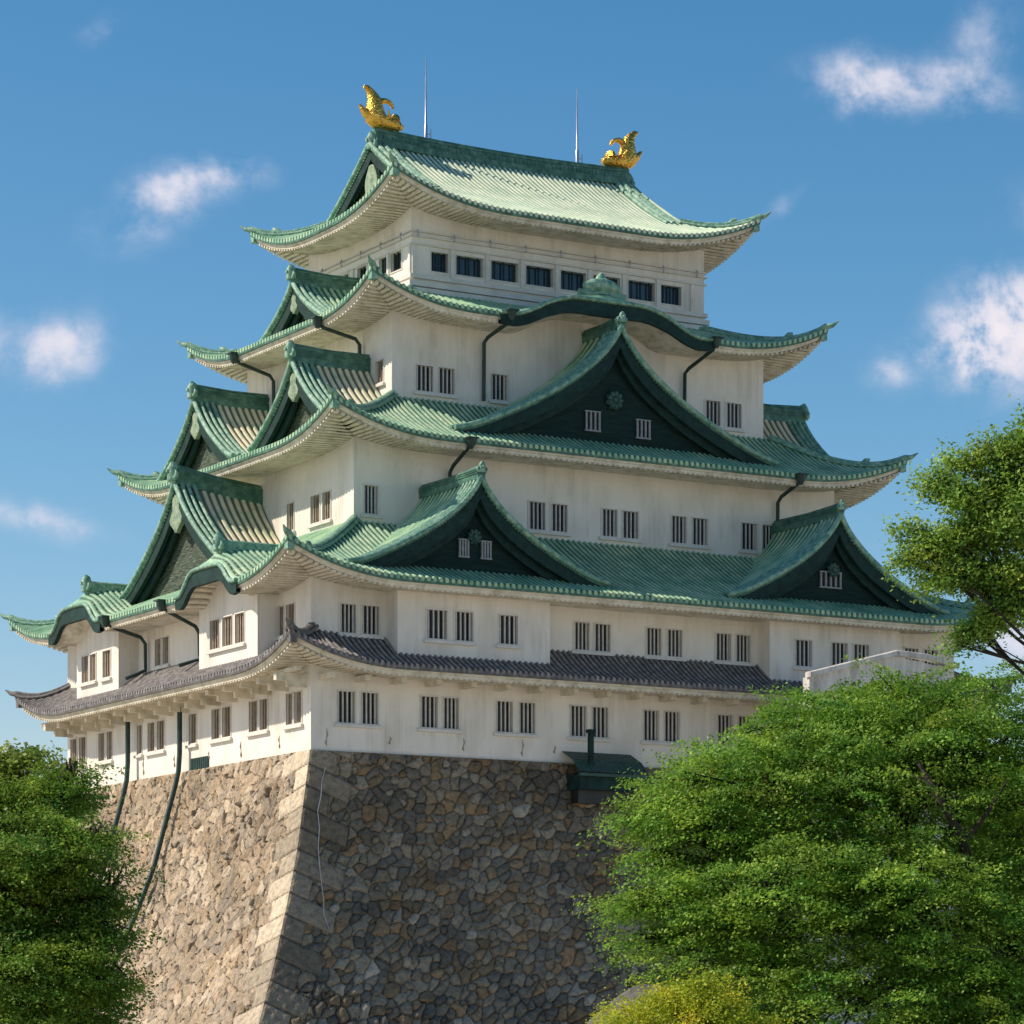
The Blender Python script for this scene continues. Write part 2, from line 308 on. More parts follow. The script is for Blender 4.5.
def window(T, panes, z0, z1, lab=None, sill=True, bars=5, barmat='bar', panem='pane', name='window'):
    f = MB(); tw = .07
    for a, b_ in panes:
        f.box((a-tw, -.02, z1), (b_+tw, .045, z1+tw), T); f.box((a-tw, -.02, z0), (a, .04, z1), T); f.box((b_, -.02, z0), (b_+tw, .04, z1), T)
        f.box((a-tw, -.02, z0-tw), (b_+tw, .045, z0), T)
    fo = f.obj(name, 'trim', keep, lab)
    p = MB(); q = MB()
    for a, b_ in panes:
        p.add([T(a, -.30, z0), T(b_, -.30, z0), T(b_, -.30, z1), T(a, -.30, z1)], [(0, 1, 2, 3)])
        n_ = bars; st = (b_-a)/n_
        for k in range(n_):
            c_ = a+st*(k+.5); q.box((c_-.038, -.16, z0), (c_+.038, -.09, z1), T)
    po = p.obj('pane', panem, fo); po.location = (0, 0, 0)
    if bars: q.obj('bars', barmat, fo)
    if sill:
        s_ = MB(); s_.box((panes[0][0]-.2, 0, z0-.24), (panes[-1][1]+.2, .17, z0-.09), T); s_.obj('sill', 'trim', fo)
    for ch in fo.children: ch.location = (0, 0, 0)
    return fo

# ---- roofs
def gfall(d, Ld): return np.clip(1-d/Ld, 0, 1)**2.3
class Roof:
    def __init__(s, x0, y0, x1, y1, rx, ry, ze, zt, lift, Ld=8, c=.3, kara=(), xin=None):
        s.__dict__.update(locals())
    def h(s, x, y):
        x = np.asarray(x, float); y = np.asarray(y, float)
        a = np.clip(np.minimum(x-s.x0, s.x1-x), 0, None); b_ = np.clip(np.minimum(y-s.y0, s.y1-y), 0, None)
        m = np.clip(np.minimum(a/s.rx, b_/s.ry), 0, 1)
        if s.xin: m = np.where((x >= s.xin[0]-1e-6) & (x <= s.xin[1]+1e-6) & (a <= 99), np.clip(b_/s.ry, 0, 1), m)
        z = s.ze+(s.zt-s.ze)*((1-s.c)*m+s.c*m*m)+s.lift*gfall(a, s.Ld)*gfall(b_, s.Ld)
        for (face, c_, hw, H, rise) in s.kara:
            if face in 'FB': t = np.abs(x-c_)/hw; d = (y-s.y0) if face == 'F' else (s.y1-y)
            else: t = np.abs(y-c_)/hw; d = (x-s.x0) if face == 'L' else (s.x1-x)
            z = np.where((t < (s.kb if face in 'LR' else 1)) & (d < (5.5 if face in 'LR' else 3.6)), np.maximum(z, s.zk(t, d, H, rise, face)), z)
        return z
    kb = 1.35
    def zk(s, t, d, H, rise, face='F'):
        tt = np.clip(t, 0, 1); k = 1-np.exp(-np.clip(d, 0, None)/.8)
        if face in 'LR': q_ = np.clip((1-tt)/.62, 0, 1); shF = q_*q_*(3-2*q_)*(1-.2*tt*tt); tb = np.clip(t/s.kb, 0, 1)
        else: q_ = np.clip((1-tt)/.72, 0, 1); shF = q_*q_*(3-2*q_); tb = tt
        return s.ze+H*shF*(1-k)+(H+rise)*(1-tb)**1.2*k-.12*np.sin(np.pi*np.clip((tt-.6)/.4, 0, 1))*(1-k)
    def pt(s, face, u, d):
        if face == 'F': return u, s.y0+d+0*u
        if face == 'B': return u, s.y1-d+0*u
        if face == 'L': return s.x0+d+0*u, u
        return s.x1-d+0*u, u
    def rng(s, face): return (s.x0, s.x1) if face in 'FB' else (s.y0, s.y1)
def corr(u, per, A):
    ph = (np.asarray(u)/per) % 1
    return A*np.sqrt(np.clip(1-((ph-.5)/.33)**2, 0, 1))
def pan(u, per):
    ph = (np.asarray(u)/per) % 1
    return np.where(np.abs(ph-.5) < .31, 1.0, .25)  # pans coloured darker, standing in for shade in the grooves
def rsamp(a, b, per):
    n = int(round((b-a)/per)); ph = np.array([.0, .165, .175, .25, .38, .5, .62, .75, .825, .835])
    u = (a+(np.arange(n)[:, None]+ph[None])*(b-a)/n).ravel(); return np.append(u, b), (b-a)/n
def roof_side(mb, Rf, face, per, A, uend=None, nv=16):
    u0, u1 = Rf.rng(face); us, per = rsamp(u0, u1, per); rel = us-u0
    run, perp = (Rf.ry, Rf.rx) if face in 'FB' else (Rf.rx, Rf.ry)
    du_ = np.minimum(us-u0, u1-us); dend = run*np.minimum(1, du_/perp)
    if uend: dend = uend(us, du_, dend)
    v = np.linspace(0, 1, nv)**1.1
    U = np.repeat(us[:, None], nv, 1); D = dend[:, None]*v[None]
    X, Y = Rf.pt(face, U, D); Z = Rf.h(X, Y)+corr(U-u0, per, A)
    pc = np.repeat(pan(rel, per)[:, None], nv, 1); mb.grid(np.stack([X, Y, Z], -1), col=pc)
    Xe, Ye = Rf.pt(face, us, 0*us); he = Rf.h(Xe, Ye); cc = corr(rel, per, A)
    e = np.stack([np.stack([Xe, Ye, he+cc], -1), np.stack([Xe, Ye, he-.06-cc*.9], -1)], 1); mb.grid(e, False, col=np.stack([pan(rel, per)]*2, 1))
def sweep_eave(mb, Rf, face, prof, n=120, extra=0, jag=None):
    u0, u1 = Rf.rng(face); t = np.linspace(0, 1, n+1); ue = u0+(u1-u0)*t
    Xe, Ye = Rf.pt(face, ue, 0*ue); he = Rf.h(Xe, Ye)
    flat = Rf.ze+(he-Rf.ze)
    rows = []
    for ins, dz, att in prof:
        u = u0+ins+(u1-u0-2*ins)*t; X, Y = Rf.pt(face, u, 0*u+ins)
        rows.append(np.stack([X, Y, Rf.ze+(he-Rf.ze)*att+dz], -1))
    mb.grid(np.stack(rows, 1), False)
def rafters(mb, Rf, face, sp, ov, wid=.15, z=-.50, drop=.075, d0=.26):
    u0, u1 = Rf.rng(face); n = int((u1-u0-1.0)/sp)
    for k in range(n+1):
        u = u0+.5+k*sp
        d1 = min(ov, min(u-u0, u1-u)*.98)
        if d1 < d0+.1: continue
        ps = []
        Xe, Ye = Rf.pt(face, np.array([u, u+.05]), np.array([0., 0.])); he = Rf.h(Xe, Ye); hz = he[0]; sl = (he[1]-he[0])/.05
        for d, zz in ((d0, hz+z), (d1, Rf.ze+(hz-Rf.ze)*.84+z+.05)):
            for du_ in (-wid/2, wid/2):
                for dz in (0.03, -drop if d == d0 else .01):
                    X, Y = Rf.pt(face, np.array(u+du_), np.array(d)); ps.append((float(X), float(Y), zz+dz+sl*du_))
        mb.add(ps, [(0, 1, 3, 2), (4, 6, 7, 5), (0, 2, 6, 4), (1, 5, 7, 3), (0, 4, 5, 1), (2, 3, 7, 6)])
def ornament(mb, p, s_, dirv):
    """ridge-end tile: scrolled shoulders and a crest, a clump with real depth"""
    p = Vector(p); d = Vector(dirv).normalized(); sd_ = Vector((-d.y, d.x, 0))
    mb.tube([p+UP*(-.45*s_), p+UP*.25*s_, p+UP*.5*s_, p+UP*.68*s_+d*.1*s_], [.36*s_, .40*s_, .30*s_, .10*s_], 8, flat=.75)
    for q in (-1, 1):
        mb.tube([p+sd_*q*.2*s_+UP*(-.3*s_), p+sd_*q*.46*s_+UP*(-.32*s_), p+sd_*q*.55*s_+UP*(-.05*s_), p+sd_*q*.36*s_+UP*.12*s_], [.17*s_, .17*s_, .13*s_, .05*s_], 6)
    mb.tube([p+d*.15*s_+UP*.1*s_, p+d*.42*s_+UP*.12*s_], [.2*s_, .12*s_], 6)
def make_roof(Rf, ov, lab, tilem='copper', per=.36, A=.10, mats=('ridge', 'roll'), sides='FLBR', uends={}, hipend=None, wall_z=None, tilemF=None, boards=True):
    base_o = None
    mb = MB(); mbF = MB()
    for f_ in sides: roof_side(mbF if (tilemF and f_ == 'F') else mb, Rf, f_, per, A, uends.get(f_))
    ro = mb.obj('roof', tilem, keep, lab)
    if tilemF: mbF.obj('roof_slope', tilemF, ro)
    fa = MB(); ea = MB(); ra = MB()
    for f_ in sides:
        sweep_eave(fa, Rf, f_, [(.0, -.06, 1), (.03, -.24, 1), (.16, -.25, 1)])
        sweep_eave(ea, Rf, f_, [(.13, -.20, 1), (.15, -.34, 1), (.22, -.38, 1), (.24, -.50, 1), (.34, -.54, 1), (ov+.15, -.46, .84)])
        rafters(ra, Rf, f_, .33, ov)
    fa.obj('fascia', mats[0], ro); ea.obj('eave', 'cream', ro); ra.obj('rafters', 'cream', ro)
    for cx, cy in ((0, 0), (1, 0), (0, 1), (1, 1)):
        hp = MB(); dx = 1 if cx == 0 else -1; dy = 1 if cy == 0 else -1
        ex, ey = (Rf.x0, Rf.x1)[cx], (Rf.y0, Rf.y1)[cy]
        m1 = hipend or 1
        ms = np.linspace(.04, m1, 16); path = []
        for m_ in ms:
            x, y = ex+dx*m_*Rf.rx, ey+dy*m_*Rf.ry; path.append((x, y, float(Rf.h(x, y))))
        hp.beam(path, .36, -.1, .34)
        for off in (-.26, .26): hp.tube([(p[0]+off*(-dy if 1 else 0)*.7, p[1]+off*dx*.7, p[2]+.06) for p in path], .1, 6)
        # upswept tip
        d = Vector((-dx*Rf.rx, -dy*Rf.ry, 0)).normalized(); e = Vector((ex, ey, float(Rf.h(ex, ey))))
        hx = lambda q_: Vector((e.x-d.x*q_, e.y-d.y*q_, float(Rf.h(e.x-d.x*q_, e.y-d.y*q_))+.16))
        hp.tube([hx(2.0), hx(1.4), hx(.9), hx(.45), e-d*.15+UP*.13, e+d*.25+UP*.18, e+d*.62+UP*.42], [.16, .2, .21, .21, .2, .13, .03], 7)
        p5 = Vector(path[4]); sc_ = .6 if tilem == 'tile' else 1; hp.tube([p5-d*.2+UP*.2, p5+UP*.42*sc_, p5+d*.2+UP*.5*sc_], [.2*sc_, .17*sc_, .05], 6)
        hp.box((-.2, -.2, -.62), (.2, .2, -.22), lambda x, y, z: (e.x-d.x*.35+x, e.y-d.y*.35+y, e.z-.05+z))
        hp.obj('hip_ridge', mats[1] if tilem != 'tile' else 'tiledark', ro)
    for (face, c_, hw, H, rise) in Rf.kara:
        kr = MB(); LK_ = 5.2 if face in 'LR' else 3.4; ds, kp = rsamp(0, LK_, .36); hk = hw*(Rf.kb if face in 'LR' else 1); uk = np.linspace(c_-hk, c_+hk, 61)
        Uk, Dk = np.meshgrid(uk, ds, indexing='ij'); Xk, Yk = Rf.pt(face, Uk, Dk); Zk = Rf.zk(np.abs(Uk-c_)/hw, Dk, H, rise, face)+.09*np.clip(Dk/.3, 0, 1)+corr(Dk, kp, .09)
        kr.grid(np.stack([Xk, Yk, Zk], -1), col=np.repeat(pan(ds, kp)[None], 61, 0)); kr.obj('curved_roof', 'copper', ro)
        kb = MB(); us = np.linspace(c_-hw*1.02, c_+hw*1.02, 60); Xe, Ye = Rf.pt(face, us, 0*us); he = Rf.h(Xe, Ye)
        rows = []; rows2 = []
        th = .5+.25*np.cos((us-c_)/hw*np.pi/2)
        for d, z in ((-.03, -.12), (-.03, -1), (.22, -1), (.22, -.12)):
            X, Y = Rf.pt(face, us, 0*us+d); rows.append(np.stack([X, Y, he+(z if z > -1 else -.12-th)], -1))
        kb.grid(np.stack(rows, 1), False)
        kb.obj('barge_board', 'dark', ro)
        rl = MB(); X, Y = Rf.pt(face, us, 0*us-.05); rl.tube([(x, y, z+.02) for x, y, z in zip(X, Y, he)], .12, 6)
        # ridge on the bulge
        zr = Rf.ze+H+rise-.05; L_ = 5.0 if face in 'LR' else 2.4
        q0 = Rf.pt(face, np.array(c_), np.array(.9 if face == 'F' else .75)); q1 = Rf.pt(face, np.array(c_), np.array(L_))
        rl.beam([(float(q0[0]), float(q0[1]), zr), (float((q0[0]+q1[0])/2), float((q0[1]+q1[1])/2), zr), (float(q1[0]), float(q1[1]), zr)], .5, -1.0, .42)
        dv_ = {'F': (0, -1, 0), 'L': (-1, 0, 0), 'R': (1, 0, 0), 'B': (0, 1, 0)}[face]
        ornament(rl, (float(q0[0]), float(q0[1]), zr+.2), .85 if face in 'LR' else 1.0, dv_)
        if face == 'F':
            rl.tube([(c_-1.15, float(q0[1])-.1, zr+.02), (c_-.6, float(q0[1])-.15, zr+.12), (c_, float(q0[1])-.2, zr+.16), (c_+.6, float(q0[1])-.15, zr+.12), (c_+1.15, float(q0[1])-.1, zr+.02)], [.22, .36, .44, .36, .22], 10)
            rl.tube([(c_-1.5, float(q0[1])-.1, zr-.38), (c_, float(q0[1])-.15, zr-.28), (c_+1.5, float(q0[1])-.1, zr-.38)], [.22, .3, .22], 8)
        rl.obj('ridge', 'roll', ro)
    return ro

R1 = Roof(-2.4, -2.4, W+2.4, L+2.4, 2.6, 2.6, 4.38, 6.15, 1.45, 7)
R2 = Roof(-2.7, -2.7, W+3.0, L+2.7, 7.75, 7.55, 8.85, 12.85, 1.6, 7.5, .3, kara=(('L', 6.9, 3.7, 1.2, 1.15), ('L', 24.6, 3.7, 1.2, 1.15), ('R', 6.9, 3.7, 1.2, 1.15), ('R', 24.6, 3.7, 1.2, 1.15)))
R3 = Roof(5-2.7, 4.8-2.7, W-5+3.25, L-4.8+2.7, 6.25, 4.95, 17.3, 20.25, 1.55, 7.5)
R4 = Roof(8.5-2.7, 7-2.7, W-8.5+2.7, L-7+2.7, 5.45, 5.45, 24.9, 26.85, 1.55, 7, .3, kara=(('F', 20.8, 6.9, 1.35, .95),))
R5 = Roof(8.6, 7.1, W-8.6, L-7.1, 8.9, 8.9, 31.35, 36.6, 1.7, 8, .32, xin=(11.95, W-11.95))
GX = 11.95
def r5F(us, du_, dend): return np.where(du_ < GX-8.6, du_, 8.9)
def r5L(us, du_, dend): return np.minimum(du_, GX-.02-8.6)
o1 = make_roof(R1, 2.4, 'lowest skirt roof of grey clay tiles', 'tile', .34, .10, ('tiledark', 'tile'))
o2 = make_roof(R2, 2.7, 'widest green roof above the second storey', 'copper')
o3 = make_roof(R3, 2.7, 'green roof above the third storey', 'copper')
o4 = make_roof(R4, 2.7, 'green roof below the top storey with a curved bulge', 'copper')
o5 = make_roof(R5, 2.6, 'pale green topmost roof', 'copper', uends={'F': r5F, 'B': r5F, 'L': r5L, 'R': r5L}, hipend=(GX-8.6)/8.9, tilemF='copper_sunlit')
# big brackets below the grey eave
for k in range(16):
    br = MB(); y = .6+k*2.05
    br.box((-1.75, y-.16, 3.55), (0, y+.16, 3.95)); br.box((-1.1, y-.14, 3.25), (0, y+.14, 3.56)); br.obj('bracket', 'cream', o1)
for k in range(20):
    br = MB(); x = .6+k*2.08; br.box((x-.16, -1.3, 3.6), (x+.16, 0, 3.9)); br.obj('bracket', 'cream', o1)
br = MB(); br.box((-1.35, -1, 3.951), (-1.05, L+1, 4.12)); br.obj('eave_beam', 'cream', o1)

# ---- storey walls
def top_strip(mb, T, Rf, u0, u1, z1, face, plane):
    us = np.linspace(u0, u1, 80); X, Y = (us, 0*us+plane) if face in 'FB' else (0*us+plane, us)
    zt = np.maximum(Rf.h(X, Y)-.14, z1)
    mb.grid(np.stack([np.array([T(u, 0, z1) for u in us]), np.array([T(u, 0, z) for u, z in zip(us, zt)])], 1), False)
storeys = [  # x0,y0,x1,y1, zbottom, ztop, roof above
    (0, 0, W, L, -.02, 4.0, R1), (0, 0, W, L, 5.4, 8.5, R2), (5, 4.8, W-5, L-4.8, 12.3, 17.0, R3), (8.5, 7, W-8.5, L-7, 19.6, 24.6, R4), (11.2, 9.7, 30.75, L-9.7, 26.2, 31.2, R5)]
wins = {(i, f_): [] for i in range(5) for f_ in 'FLBR'}
def mirror(lst, tot): return [[(tot-b_, tot-a) for a, b_ in reversed(p)] for p in lst]
fr1 = [[(1.51, 2.55), (2.9, 3.9)], [(6.40, 7.43), (7.75, 8.7)], [(10.98, 12.0), (12.38, 13.39)], [(15.58, 16.6), (16.95, 17.99)], [(20.24, 21.24), (21.6, 22.6)], [(25.1, 26.1), (26.5, 27.5)], [(29.9, 30.9), (31.3, 32.3)], [(35.5, 36.5), (36.9, 37.9)]]
wins[0, 'F'] = [(p, 1.5, 3.12) for p in fr1]
wins[0, 'L'] = [(p, 1.5, 3.12) for p in [[(1.0, 1.85), (1.95+.12, 2.8)], [(4.96, 5.91), (6.2, 7.2)], [(9.45, 10.5), (10.83, 11.84)], [(13.8, 14.75)], [(18.05, 19.05), (19.35, 20.3)], [(21.1, 21.9-.15)], [(25.35, 26.1), (26.45, 27.3)], [(29.2, 30.2), (30.55, 31.5)]]]
wins[1, 'F'] = [(p, 6.15, 7.62) for p in [[(1.68, 2.6), (2.96, 3.96)], [(15.83, 16.78), (17.1, 18.12)], [(20.44, 21.41), (21.8, 22.78)], [(25.0, 26.0), (26.35, 27.3)], [(38, 39), (39.4, 40.4)]]]
wins[1, 'L'] = [(p, 6.25, 7.75) for p in [[(1.81, 2.79), (3.05, 3.93)], [(17.46, 18.26), (18.5, 19.3)]]]
wins[2, 'F'] = [(p, 13.3, 14.8) for p in [[(5.6, 6.45)], [(15.85, 16.9), (17.3, 18.33)], [(20.6, 21.6), (21.95, 23.0)], [(25.22, 26.23), (26.64, 27.67)], [(30.01, 31.1), (31.47, 32.4)]]]
wins[2, 'L'] = [(p, 13.35, 14.85) for p in [[(7.44, 8.4), (8.75, 9.81)], [(11.85, 12.7)], [(19, 20), (20.4, 21.4)], [(23.5, 24.5)]]]
wins[3, 'F'] = [(p, 20.7, 22.1) for p in [[(10.0, 11.06), (11.38, 12.4)], [(14.74, 15.77)], [(29.01, 30.05), (30.47, 31.52)]]]
wins[3, 'L'] = [(p, 21.2, 22.4) for p in [[(7.95, 8.85)], [(13, 14), (14.4, 15.4)], [(22, 23)]]]
t5 = [(12.44, 13.53), (14.04, 15.79), (16.31, 18.08), (18.6, 20.4), (20.9, 22.6), (23.1, 24.9), (25.47, 27.3), (27.72, 29.14)]
wins[4, 'F'] = [([p], 28.07, 29.15) for p in t5]
wins[4, 'L'] = [([p], 28.3, 29.35) for p in [(10.85, 12.1), (12.6, 13.45), (15.0, 16.1), (17.2, 18.2), (19.2, 20.2)]]
for i in range(5):
    x0, y0, x1, y1, za, zb, Rf = storeys[i]
    if i in (0, 2, 3):
        wins[i, 'R'] = wins[i, 'L']
    mb = MB()
    for f_, c_, u0, u1 in (('F', y0, x0, x1), ('B', y1, x0, x1), ('L', x0, y0, y1), ('R', x1, y0, y1)):
        T = frame(f_, c_); holes = [(a, b_, z0, z1) for p, z0, z1 in wins[i, f_] for a, b_ in p]
        wall_holes(mb, T, u0, u1, za, zb, holes); top_strip(mb, T, Rf, u0, u1, zb, f_, c_)
        for p, z0, z1 in wins[i, f_]:
            if i == 4: window(T, p, z0, z1, None, sill=False, bars=3, barmat='dark', panem='bluepane' if f_ == 'F' else 'pane')
            else: window(T, p, z0, z1, barmat='brownbar' if f_ == 'L' else 'bar', bars=4)
    mb.obj('wall', 'plaster', keep, ['first storey white plaster wall on the stone base', 'second storey white plaster wall', 'third storey white plaster wall', 'fourth storey white plaster wall', 'top storey white plaster wall with framed windows'][i])
# bays of the second storey, projecting over the grey roof
bays = [('F', 0, 4.4, 13.6, 1.2, [[(6.14, 7.33), (7.8, 8.89)], [(10.45, 11.6)]], 6.0, 7.5), ('F', 0, 27.8, 36.8, 1.2, [[(29.5, 30.65)], [(31.97, 33.1), (33.5, 34.6)]], 5.98, 7.42),
        ('L', 0, 3.75, 10.9, 1.2, [[(5.3, 6.4), (6.75, 7.95), (8.35, 9.5)]], 6.05, 7.6), ('L', 0, 21.7, 27.75, 1.2, [[(22.8, 23.9)], [(24.9, 25.75), (25.98, 26.95)]], 5.98, 7.5),
        ('R', W, 3.75, 10.9, 1.2, [[(5.3, 6.4), (6.75, 7.95), (8.35, 9.5)]], 6.05, 7.6)]
for f_, c_, u0, u1, out, ws, z0, z1 in bays:
    mb = MB(); T0 = frame(f_, c_); T = lambda u, o, z, T0=T0: T0(u, o+out, z)
    zt = 8.5
    wall_holes(mb, T, u0, u1, 4.6, zt, [(a, b_, z0, z1) for p in ws for a, b_ in p])
    pl = T(0, 0, 0); top_strip(mb, T, R2, u0, u1, zt, f_, pl[1] if f_ == 'F' else pl[0])
    for u in (u0, u1): mb.add([T0(u, -.1, 4.6), T0(u, out, 4.6), T0(u, out, 8.9), T0(u, -.1, 8.9)], [(0, 1, 2, 3)])
    mb.obj('bay', 'plaster', keep, 'projecting white plaster bay of the second storey')
    for p in ws: window(T, p, z0, z1, barmat='brownbar' if f_ != 'F' else 'bar', bars=4)
# mouldings of the top storey
mo = MB()
x0, y0, x1, y1 = 11.2, 9.7, 30.75, L-9.7
def ring(mb, z0, z1, out):
    mb.box((x0-out, y0-out, z0), (x1+out, y0-.001, z1)); mb.box((x0-out, y1+.001, z0), (x1+out, y1+out, z1))
    mb.box((x0-out, y0-.0005, z0), (x0-.001, y1+.0005, z1)); mb.box((x1+.001, y0-.0005, z0), (x1+out, y1+.0005, z1))
ring(mo, 27.55, 27.78, .16); ring(mo, 27.1, 27.4, .24); ring(mo, 26.6, 27.0, .30); ring(mo, 29.42, 29.52, .12); ring(mo, 29.86, 29.93, .16); ring(mo, 29.97+.15, 30.18, .16)
for x in (11.33, 13.78, 16.05, 18.34, 20.65, 22.85, 25.18, 27.51, 29.9):
    mo.box((x-.13, y0-.10, 27.79), (x+.13, y0, 29.41))
for y in (9.84, 12.35, 14.2, 16.65, 18.7, 21.2):
    mo.box((x0-.10, y-.12, 27.79), (x0, y+.12, 29.41))
mo.obj('moulding', 'trim', keep, 'ledges and posts framing the top storey windows')
for x, y in [(11.5+k*2.33, 9.55) for k in range(9)]+[(11.05, 10.6+k*2.4) for k in range(5)]:
    st = MB(); dx, dy = (0, -.12) if y == 9.55 else (-.12, 0)
    st.tube([(x, y, 29.82), (x+dx, y+dy, 30.0), (x, y, 30.24)], [.035, .06, .03], 6); st.obj('stud', 'steel', keep)

# ---- gables
def gable(face, c_, p, q, zp, hw, zb, e, lab, wallm, tilem='copper', per=.46, A=.14, wins_=(), bm='dark', pend='round', zslope=0, orn=1.0, low=None):
    if face == 'F': T = lambda s_, o, z: (c_+s_, p+o, z)
    elif face == 'L': T = lambda s_, o, z: (p+o, c_+s_, z)
    else: T = lambda s_, o, z: (p-o, c_+s_, z)
    dep = abs(q-p); n = 40; t = np.linspace(0, 1, n)**1.4
    def Z(t): return zp-(zp-zb)*(((t+e)**.5-e**.5)/((1+e)**.5-e**.5))+.35*np.clip((t-.8)/.2, 0, 1)**2*.6
    os_, per = rsamp(0, dep, per)
    mb = MB()
    for sg in (-1, 1):
        ob = 1.72 if face == 'F' else 1.38
        P = np.array([[T(sg*hw*tt, o, Z(tt)-zslope*o+(float(corr(o, per, A)) if o > ob else 0)) for tt in t] for o in os_]); mb.grid(P, col=np.repeat(np.where(os_ < ob, .2, pan(os_, per))[:, None], n, 1))  # strip between the verge rolls coloured dark like shaded gaps
    go = mb.obj('gable', tilem, keep, lab)
    for sg in (-1, 1):
        ed = MB(); bb = MB(); b2 = MB(); rl = MB()
        rl.tube([T(sg*hw*tt, -.04, Z(tt)+.03) for tt in t], .15, 7)
        for oo in ((.36, .72, 1.08, 1.46) if face == 'F' else (.34, .70, 1.08)): rl.tube([T(sg*hw*tt, oo, Z(tt)+.08) for tt in t], .125, 8)
        # scalloped tile ends under the verge
        k = 0; acc_ = 0; last = None
        for tt in np.linspace(.02, .99, int(hw*6)):
            P_ = T(sg*hw*tt, -.02, Z(tt)-.14); ed.tube([P_, T(sg*hw*tt, .3, Z(tt)-.14)], .10, 6)
        fade = lambda tt: (.95-.40*tt)
        bb.grid(np.array([[T(sg*hw*tt, .06, Z(tt)-.18), T(sg*hw*tt, .06, Z(tt)-.18-fade(tt)), T(sg*hw*tt, .30, Z(tt)-.18-fade(tt)), T(sg*hw*tt, .9, Z(tt)-.2)] for tt in t]), False)
        b2.grid(np.array([[T(sg*hw*tt, .44, Z(tt)-.4), T(sg*hw*tt, .44, max(Z(tt)-.5-1.15*fade(tt), zb-.25)), T(sg*hw*tt, .62, max(Z(tt)-.5-1.15*fade(tt), zb-.25)), T(sg*hw*tt, .8, Z(tt)-.3)] for tt in t]), False)
        rl.obj('verge', 'roll', go); ed.obj('verge_tiles', 'ridge' if face == 'F' else 'roll', go)
        bb.obj('barge_board', bm, go); b2.obj('inner_board', bm, go)
    gw = MB(); ts = np.linspace(-1, 1, 61); low_ = low if low is not None else zb-.35
    nz = 14
    P = np.array([[T(hw*tt, .85+(.03 if j % 2 else 0), low_+(max(Z(abs(tt))-.25, low_+.02)-low_)*j/nz) for j in range(nz+1)] for tt in ts]); gw.grid(P, False)
    gw.obj('gable_wall', wallm, go)
    rd = MB(); m_ = [(T(0, -.05, 0)), T(0, dep*.5, 0), T(0, dep+.2, 0)]
    rd.beam([(m_[0][0], m_[0][1], zp+.12), (m_[1][0], m_[1][1], zp-.02-zslope*dep*.5), (m_[2][0], m_[2][1], zp-zslope*dep)], .46, -.25, .66*orn)
    rd.tube([(m_[0][0], m_[0][1], zp+.12+.66*orn), (m_[1][0], m_[1][1], zp-.02-zslope*dep*.5+.66*orn), (m_[2][0], m_[2][1], zp-zslope*dep+.66*orn)], .13, 7)
    for hh in (.12, .30, .46):
        for q in (-1, 1):
            a0 = Vector(m_[0]); a2 = Vector(m_[2]); sd_ = Vector((-(a2-a0).y, (a2-a0).x, 0)).normalized()*.235*q
            rd.tube([a0+sd_+UP*(zp+.12+hh*orn), a2+sd_+UP*(zp-zslope*dep+hh*orn)], .045, 5)
    rd.obj('ridge', 'ridge', go)
    d = Vector(T(0, -1, 0))-Vector(T(0, 0, 0)); on = MB(); ornament(on, Vector(T(0, -.12, zp+.45)), .85*orn, d); on.obj('ridge_end', 'roll', go)
    pn = MB()
    if pend == 'round':
        for k in range(9):
            a = k*math.tau/9; r0 = .075*(zp-zb)
            pn.tube([T(math.cos(a)*r0*.6, .72, zb+(zp-zb)*.42+math.sin(a)*r0*.6), T(math.cos(a)*r0, .60, zb+(zp-zb)*.42+math.sin(a)*r0)], [r0*.42, r0*.25], 6)
        pn.tube([T(0, .75, zb+(zp-zb)*.42), T(0, .5, zb+(zp-zb)*.42)], [r0*.55, r0*.3], 8)
        pn.obj('crest', 'crest', go)
    else:
        H = (zp-zb)*.36; z1 = zp-.75
        for sg in (-1, 1):
            rows = []
            for k in range(9):
                f_ = k/8; wv = H*.40*(math.sin(math.pi*min(1, f_*1.05))**.6*(.75+.3*math.cos(f_*9)))+.05
                rows.append([T(0, -.02, z1-H*f_), T(sg*wv, .04, z1-H*f_), T(sg*wv, .28, z1-H*f_), T(0, .3, z1-H*f_)])
            pn.grid(np.array(rows), False)
        pn.obj('pendant', 'pendant', go)
    for (a, b_, z0, z1) in wins_:
        f = MB(); f.box((a-.08-c_, .70, z0-.08), (b_+.08-c_, .84, z0), T); f.box((a-.08-c_, .70, z1), (b_+.08-c_, .84, z1+.06), T)
        nb = 3 if b_-a < 1 else 4
        for k in range(nb+1): x = a+(b_-a)*k/nb; f.box((x-.05-c_, .70, z0), (x+.05-c_, .80, z1), T)
        f.obj('window', 'gbar', go)
        g2 = MB(); g2.add([T(a-c_, .83, z0), T(b_-c_, .83, z0), T(b_-c_, .83, z1), T(a-c_, .83, z1)], [(0, 1, 2, 3)]); g2.obj('pane', 'pane', go)
    return go
gable('F', 9.2, -1.5, 4.8, 14.6, 7.9, 9.35, .03, 'green gable with dark front and small windows above the left bay', 'darkwall', wins_=[(8.35, 8.85, 10.5, 11.35), (9.7, 10.2, 10.5, 11.35)], orn=.6)
gable('F', 32.4, -1.5, 4.8, 14.6, 7.6, 9.35, .03, 'right hand green gable on the widest roof', 'darkwall', wins_=[(31.6, 32.95, 10.6, 11.4)], orn=.6)
gable('F', 20.9, 3.25, 7, 24.7, 10.6, 17.85, .03, 'largest dark-fronted gable with round crest and two windows', 'darkwall', per=.62, A=.2, wins_=[(19.1, 19.95, 18.95, 19.95), (22.45, 23.25, 18.85, 19.8)], orn=.6)
